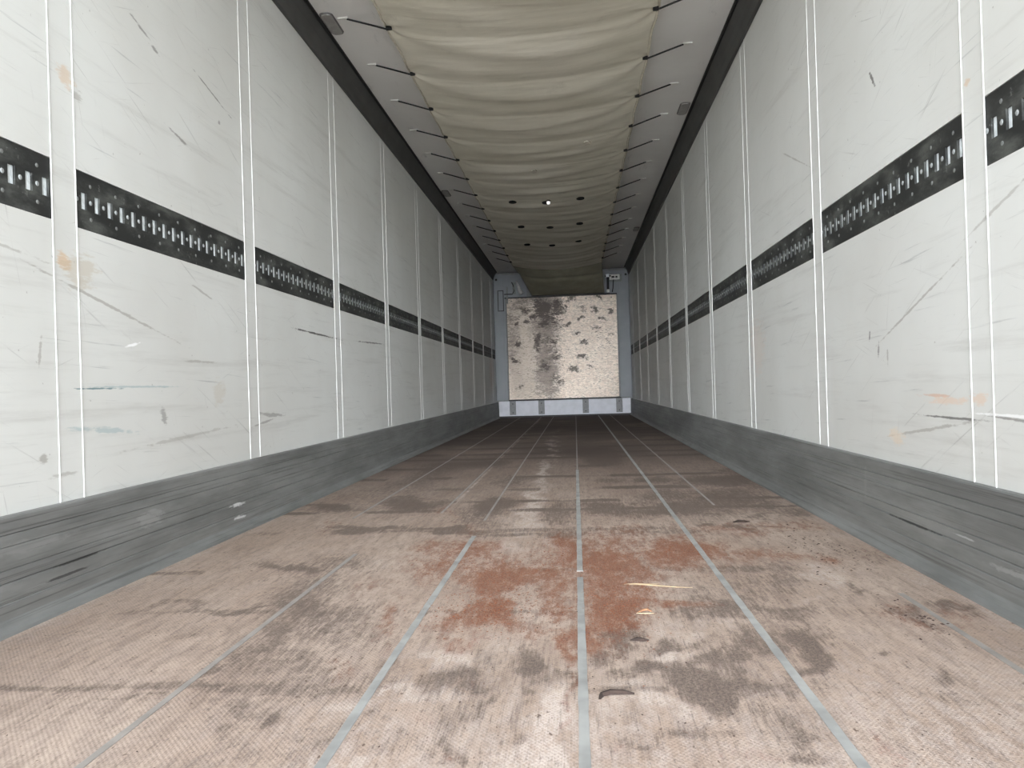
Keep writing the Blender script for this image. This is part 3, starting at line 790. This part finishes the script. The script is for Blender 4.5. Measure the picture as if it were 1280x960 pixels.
# ------------------------------------------------------------------ air duct tarpaulin
TIE0, TP = 3.40, .5995         # first tie that shows (top of the picture), spacing
tiesy = [TIE0 + i*TP for i in range(-5, 15)]
XA, XB, ZE = -.785, .722, 2.588
YE = 12.25                      # where the flap starts to drop
def tarp_z(X, Y):
    xc, hw = (XA+XB)/2, (XB-XA)/2
    u = (X-xc)/hw
    ph = ((Y-TIE0)/TP) % 1.0; u = np.clip(u, -1, 1)
    sag = .085*(1-np.abs(u)**2.2)
    fade = np.clip((11.5-Y)/3, .45, 1)
    bil = .016*fade*(np.sin(np.pi*ph)**.8)*(.25+.75*(1-u**2))
    bil += .004*fade*np.sin(2*np.pi*ph + 1.3*np.sin(3*X+Y*.8))*(1-u**4)
    w = .008*(fbm(X*1.2+9, Y*7, 3)-.47)*2 + .006*np.sin(Y*21+3*np.sin(X*2.1+Y)+1.5*X*X)*(1-u**2)*np.clip(1-np.abs(ph-.5)*1.4+.1, 0, 1)
    bil -= .005*(np.exp(-((ph-.05)/.022)**2)+.7*np.exp(-((ph-.10-.03*np.sin(X*4+Y))/.02)**2))*(1-.5*u**2)*fade
    z = ZE - sag - bil + w
    # puckers fanning out of every tie point
    for ty in tiesy:
        for ex, sg in ((XA, 1), (XB, -1)):
            dx = (X-ex)*sg; dy = Y-ty; r = np.sqrt(dx*dx+dy*dy)+1e-4; th = np.arctan2(dy, dx+.02)
            z = z + .010*np.exp(-r/.17)*np.cos(th*7 + .9*math.sin(ty*5))*np.clip(r/.03, 0, 1)
            z = z + .012*np.exp(-(r/.06)**2)
    return z
xs = np.linspace(0, 1, 90); ys = np.arange(.06, YE+.001, .014)
U, Y = np.meshgrid(xs, ys)
ph = ((Y-TIE0)/TP) % 1.0
scal = .014*np.sin(np.pi*ph)                      # edge draws in between ties
XL_, XR_ = XA+scal, XB-scal
X = XL_ + (XR_-XL_)*U
Z = tarp_z(X, Y)
duct = empty('air_duct_tarpaulin', (0, 0, 0), 'long beige tarpaulin air duct slung under the ceiling on black ties', 'tarpaulin')
tp = obj('sheet', grid_mesh('sheet', X, Y, Z), M_tarp, duct, smooth=True)
sm = tp.modifiers.new('thickness', 'SOLIDIFY'); sm.thickness = .003; sm.offset = 1
for side in (0, -1):                               # rolled hems
    pts = [(X[j, side], Y[j, side], Z[j, side]) for j in range(0, len(ys), 2)]
    obj('hem', tube(pts, .006, 6), M_hem, duct, smooth=True)
# flap dropping to the top of the front panel
ns = 60; vs_ = np.linspace(0, 1, ns); U2, V2 = np.meshgrid(xs, vs_)
z_top = Z[-1]; x_top = X[-1]
xb = -.52 + (.775+.52)*U2
Xf = x_top[None, :]*(1-V2**1.1) + xb*V2**1.1
Yf = YE + (YF-.085-YE)*V2
cat = (2.195-.0)*np.ones_like(U2)
Zf = z_top[None, :]*(1-V2) + cat*V2 - .05*np.sin(np.pi*V2)*np.sin(np.pi*U2)**.7 + .16*V2*(1-V2)*np.abs(2*U2-1)**2
Zf += .012*np.sin(U2*9+V2*4)*np.sin(np.pi*V2) + .02*np.exp(-((V2-.25-.15*np.abs(2*U2-1))/.05)**2)
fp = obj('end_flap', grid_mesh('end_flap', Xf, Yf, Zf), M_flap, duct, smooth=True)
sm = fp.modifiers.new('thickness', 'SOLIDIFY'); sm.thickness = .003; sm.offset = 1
# black-edged air slits
def slit_mesh(rx, ry):
    bm = bmesh.new(); n = 20
    lo_ = [bm.verts.new((rx*math.cos(2*math.pi*k/n), ry*math.sin(2*math.pi*k/n), -.004)) for k in range(n)]
    hi_ = [bm.verts.new((rx*1.08*math.cos(2*math.pi*k/n), ry*1.08*math.sin(2*math.pi*k/n), .006)) for k in range(n)]
    for j in range(n): k = (j+1) % n; bm.faces.new((lo_[j], lo_[k], hi_[k], hi_[j]))
    bm.faces.new(lo_); bm.faces.new(hi_); return bm
for j, (x, y) in enumerate([(-.39, 7.70), (-.04, 7.72), (.32, 7.68), (-.39, 8.92), (-.04, 8.93), (.32, 8.88), (-.39, 10.05), (-.05, 10.1), (.31, 10.0)]):
    zz = float(tarp_z(np.array([[x]]), np.array([[y]]))[0, 0])
    o = obj('air_slit', slit_mesh(.040, .05), M_slit, duct); o.location = (x, y, zz-.004)
for (x, y, w) in ((.36, 5.93, .03), (-.1, 6.55, .025)):
    zz = float(tarp_z(np.array([[x]]), np.array([[y]]))[0, 0])
    o = obj('patch', slit_mesh(w, .05), M_hem, duct); o.location = (x, y, zz-.003)
# small bright lamp on the sheet
me_ = Mat('glowing_white_bulb', .3); me_.b.inputs['Emission Color'].default_value = (1, .97, .92, 1); me_.b.inputs['Emission Strength'].default_value = .9
me_.color(srgb(240, 240, 238))
zz = float(tarp_z(np.array([[0.0]]), np.array([[7.62]]))[0, 0])
t = empty('indicator_bulb', (-.012, 7.62, zz-.016), 'tiny bright white bulb under the middle of the tarpaulin', 'bulb')
bm = bmesh.new(); bmesh.ops.create_uvsphere(bm, u_segments=16, v_segments=10, radius=.019, matrix=Matrix.Translation((0, 0, -.022))); obj('bulb', bm, me_.m, t, smooth=True)
bm = bmesh.new(); bmesh.ops.create_cone(bm, cap_ends=True, segments=16, radius1=.021, radius2=.021, depth=.012, matrix=Matrix.Translation((0, 0, -.004))); obj('socket', bm, M_dark, t)

# elastic ties with their ceiling hooks
def make_tie(s):
    t = bpy.data.objects.new('elastic_tie', None); COL.objects.link(t)
    # origin at the duct edge eyelet; the ceiling hook is .2 outward and up
    ex = .215; ez = HC-ZE-.008
    pts = [(-s*.028, 0, -.008), (0, 0, -.010), (s*.05, -.002, .006), (s*ex*.55, -.004, ez*.45), (s*ex, -.006, ez-.004)]
    obj('cord', tube(pts, .0055, 8), M_cord, t)
    bm = bmesh.new(); bmesh.ops.create_cone(bm, cap_ends=True, segments=10, radius1=.012, radius2=.012, depth=.03, matrix=Matrix.Translation((-s*.02, 0, -.008)) @ Matrix.Rotation(math.pi/2, 4, 'Y'))
    obj('eyelet', bm, M_cord, t)
    x0, x1 = sorted((s*(ex-.005), s*(ex+.055)))
    bm = boxes((x0, x1, -.013, .003, ez-.002, ez+.0075), bev=.002); obj('ceiling_hook', bm, M_hook, t)
    return t
for side, s, ex in (('left', -1, XA), ('right', 1, XB)):
    t0 = None
    for i in range(0, 15):
        y = TIE0 + i*TP
        t = t0 or None
        if t0 is None: t = t0 = make_tie(s)
        else: t = copy_tree(t0)
        t.location = (ex, y, ZE+.002)
        a = ((i*37) % 7-3)*.012; t.rotation_euler = (0, 0, a)
        tag(t, 'black elastic tie along the %s tarpaulin edge, %s from picture top' % (side, ORD[i]), 'tie', 'elastic ties on the %s edge' % side)

# ------------------------------------------------------------------ litter on the floor
def lump(n, r, seed, flat=.5, stretch=(1, 1)):
    rnd = random.Random(seed); bm = bmesh.new(); bmesh.ops.create_icosphere(bm, subdivisions=n, radius=r)
    for v in bm.verts:
        k = 1+.35*(rnd.random()-.5)
        v.co = Vector((v.co.x*k*stretch[0], v.co.y*k*stretch[1], v.co.z*k*flat))
    zmin = min(v.co.z for v in bm.verts)
    for v in bm.verts: v.co.z -= zmin
    return bm
def splinter(pts, w, h):
    bm = bmesh.new(); rows = []
    for i, (x, y) in enumerate(pts):
        f = 1 - .7*abs(2*i/(len(pts)-1)-1)**2
        d = Vector((pts[min(i+1, len(pts)-1)][0]-pts[max(i-1, 0)][0], pts[min(i+1, len(pts)-1)][1]-pts[max(i-1, 0)][1], 0)).normalized()
        n = Vector((-d.y, d.x, 0))*w*f
        rows.append([bm.verts.new(Vector((x, y, 0))+n), bm.verts.new(Vector((x, y, h*f))+n*.4), bm.verts.new(Vector((x, y, h*f))-n*.4), bm.verts.new(Vector((x, y, 0))-n)])
    for a, b in zip(rows, rows[1:]):
        for j in range(4): k = (j+1) % 4; bm.faces.new((a[j], a[k], b[k], b[j]))
    bm.faces.new(rows[0]); bm.faces.new(list(reversed(rows[-1]))); return bm
tag(obj('wood_splinter', splinter([(-.08, .03), (-.04, .028), (0, .015), (.05, .0), (.09, -.005)], .004, .0018), M_wood, loc=(.42, 2.05, .001)),
    'long pale wood splinter lying beside the sawdust right of the centre strip', 'splinter')
tag(obj('wood_splinter', splinter([(-.05, 0), (-.015, .004), (.02, -.002), (.05, .0)], .003, .0015), M_wood, loc=(.375, 2.085, .001)),
    'shorter pale wood splinter just above and left of the long one', 'splinter')
t = empty('wood_chip', (.362, 1.838, .001), 'small orange wood chip at the lower right corner of the sawdust', 'wood chip')
obj('chip', splinter([(-.02, -.010), (-.006, .006), (.006, .010), (.016, -.004)], .006, .004), M_chip, t)
obj('sliver', splinter([(-.024, -.016), (0, -.02), (.02, -.017)], .0025, .002), M_wood, t)
tag(obj('bark_piece', splinter([(-.03, -.012), (-.026, .004), (-.01, .014), (.015, .015), (.034, .012)], .0065, .007), M_bark, loc=(.262, 1.337, .001)),
    'curved dark brown bark piece right of the centre strip near the camera', 'bark piece')
tag(obj('bark_piece', splinter([(-.03, .0), (-.01, .005), (.015, -.002), (.035, .004)], .012, .008), M_bark, loc=(.845, 2.98, .001)),
    'dark bark piece on the reddish streak beyond the sawdust on the right', 'bark piece')
tag(obj('bark_piece', splinter([(-.02, .0), (-.006, .003), (.008, -.002), (.02, .0)], .007, .006), M_bark, loc=(.33, 1.63, .001)),
    'small dark bark bit at the lower end of the sawdust', 'bark piece')
# loose sawdust grains and crumbs: nobody could count them
def grains(name, spots, n, r, mat, seed, label, cat):
    rnd = random.Random(seed); bm = bmesh.new()
    for k in range(n):
        cx, cy, rx, ry = spots[rnd.randrange(len(spots))]
        x, y = rnd.gauss(cx, rx*.5), rnd.gauss(cy, ry*.5)
        if not (-1.1 < x < 1.15 and y > .3): continue
        q = r*(.4+rnd.random()**2*1.3); a = rnd.random()*3.14
        c_, s2 = math.cos(a)*q, math.sin(a)*q
        b0 = [bm.verts.new((x+c_*i - s2*j*.6, y+s2*i + c_*j*.6, .0008)) for i, j in ((1, 0), (0, 1), (-1, 0), (0, -1))]
        tp_ = bm.verts.new((x, y, q*.5))
        for j in range(4): bm.faces.new((b0[j], b0[(j+1) % 4], tp_))
    return tag(obj(name, bm, mat), label, cat, kind='stuff')
grains('loose_sawdust', [(0, 2.17, .2, .3), (-.03, 1.86, .15, .2), (.14, 2.5, .12, .3), (.3, 2.32, .17, .4), (.3, 1.9, .1, .3), (-.2, 2.4, .15, .25), (.5, 2.5, .15, .2)], 8000, .0023, M_saw, 5,
       'loose reddish sawdust scattered over the middle of the floor', 'sawdust')
grains('floor_crumbs', [(1.0, 2.55, .12, .35), (.95, 2.35, .15, .4), (.98, 1.78, .06, .15), (1.02, 2.7, .1, .3)], 300, .0038, M_crumb, 8,
       'dark crumbs scattered along the right side of the floor', 'crumbs')
grains('fine_grit', [(0, 1.5, 1.4, .9), (0, 2.6, 1.6, 1.4)], 700, .0022, M_crumb, 12, 'fine dark grit strewn over the whole near floor', 'grit')

# ------------------------------------------------------------------ outside, behind the camera: the yard that bounces light in
struct(obj('ground', boxes((-40, 40, -60, Y0+.0, -1.35, -1.25)), M_yard))
struct(obj('trim_90', boxes((-HW-.08, -HW-.002, Y0-.06, Y0, -.15, 2.78), (HW+.002, HW+.08, Y0-.06, Y0, -.15, 2.78), (-HW-.002, HW+.002, Y0-.06, Y0, HC+.002, 2.78), (-HW-.002, HW+.002, Y0-.06, Y0, -.15, -.006)), M_frame))
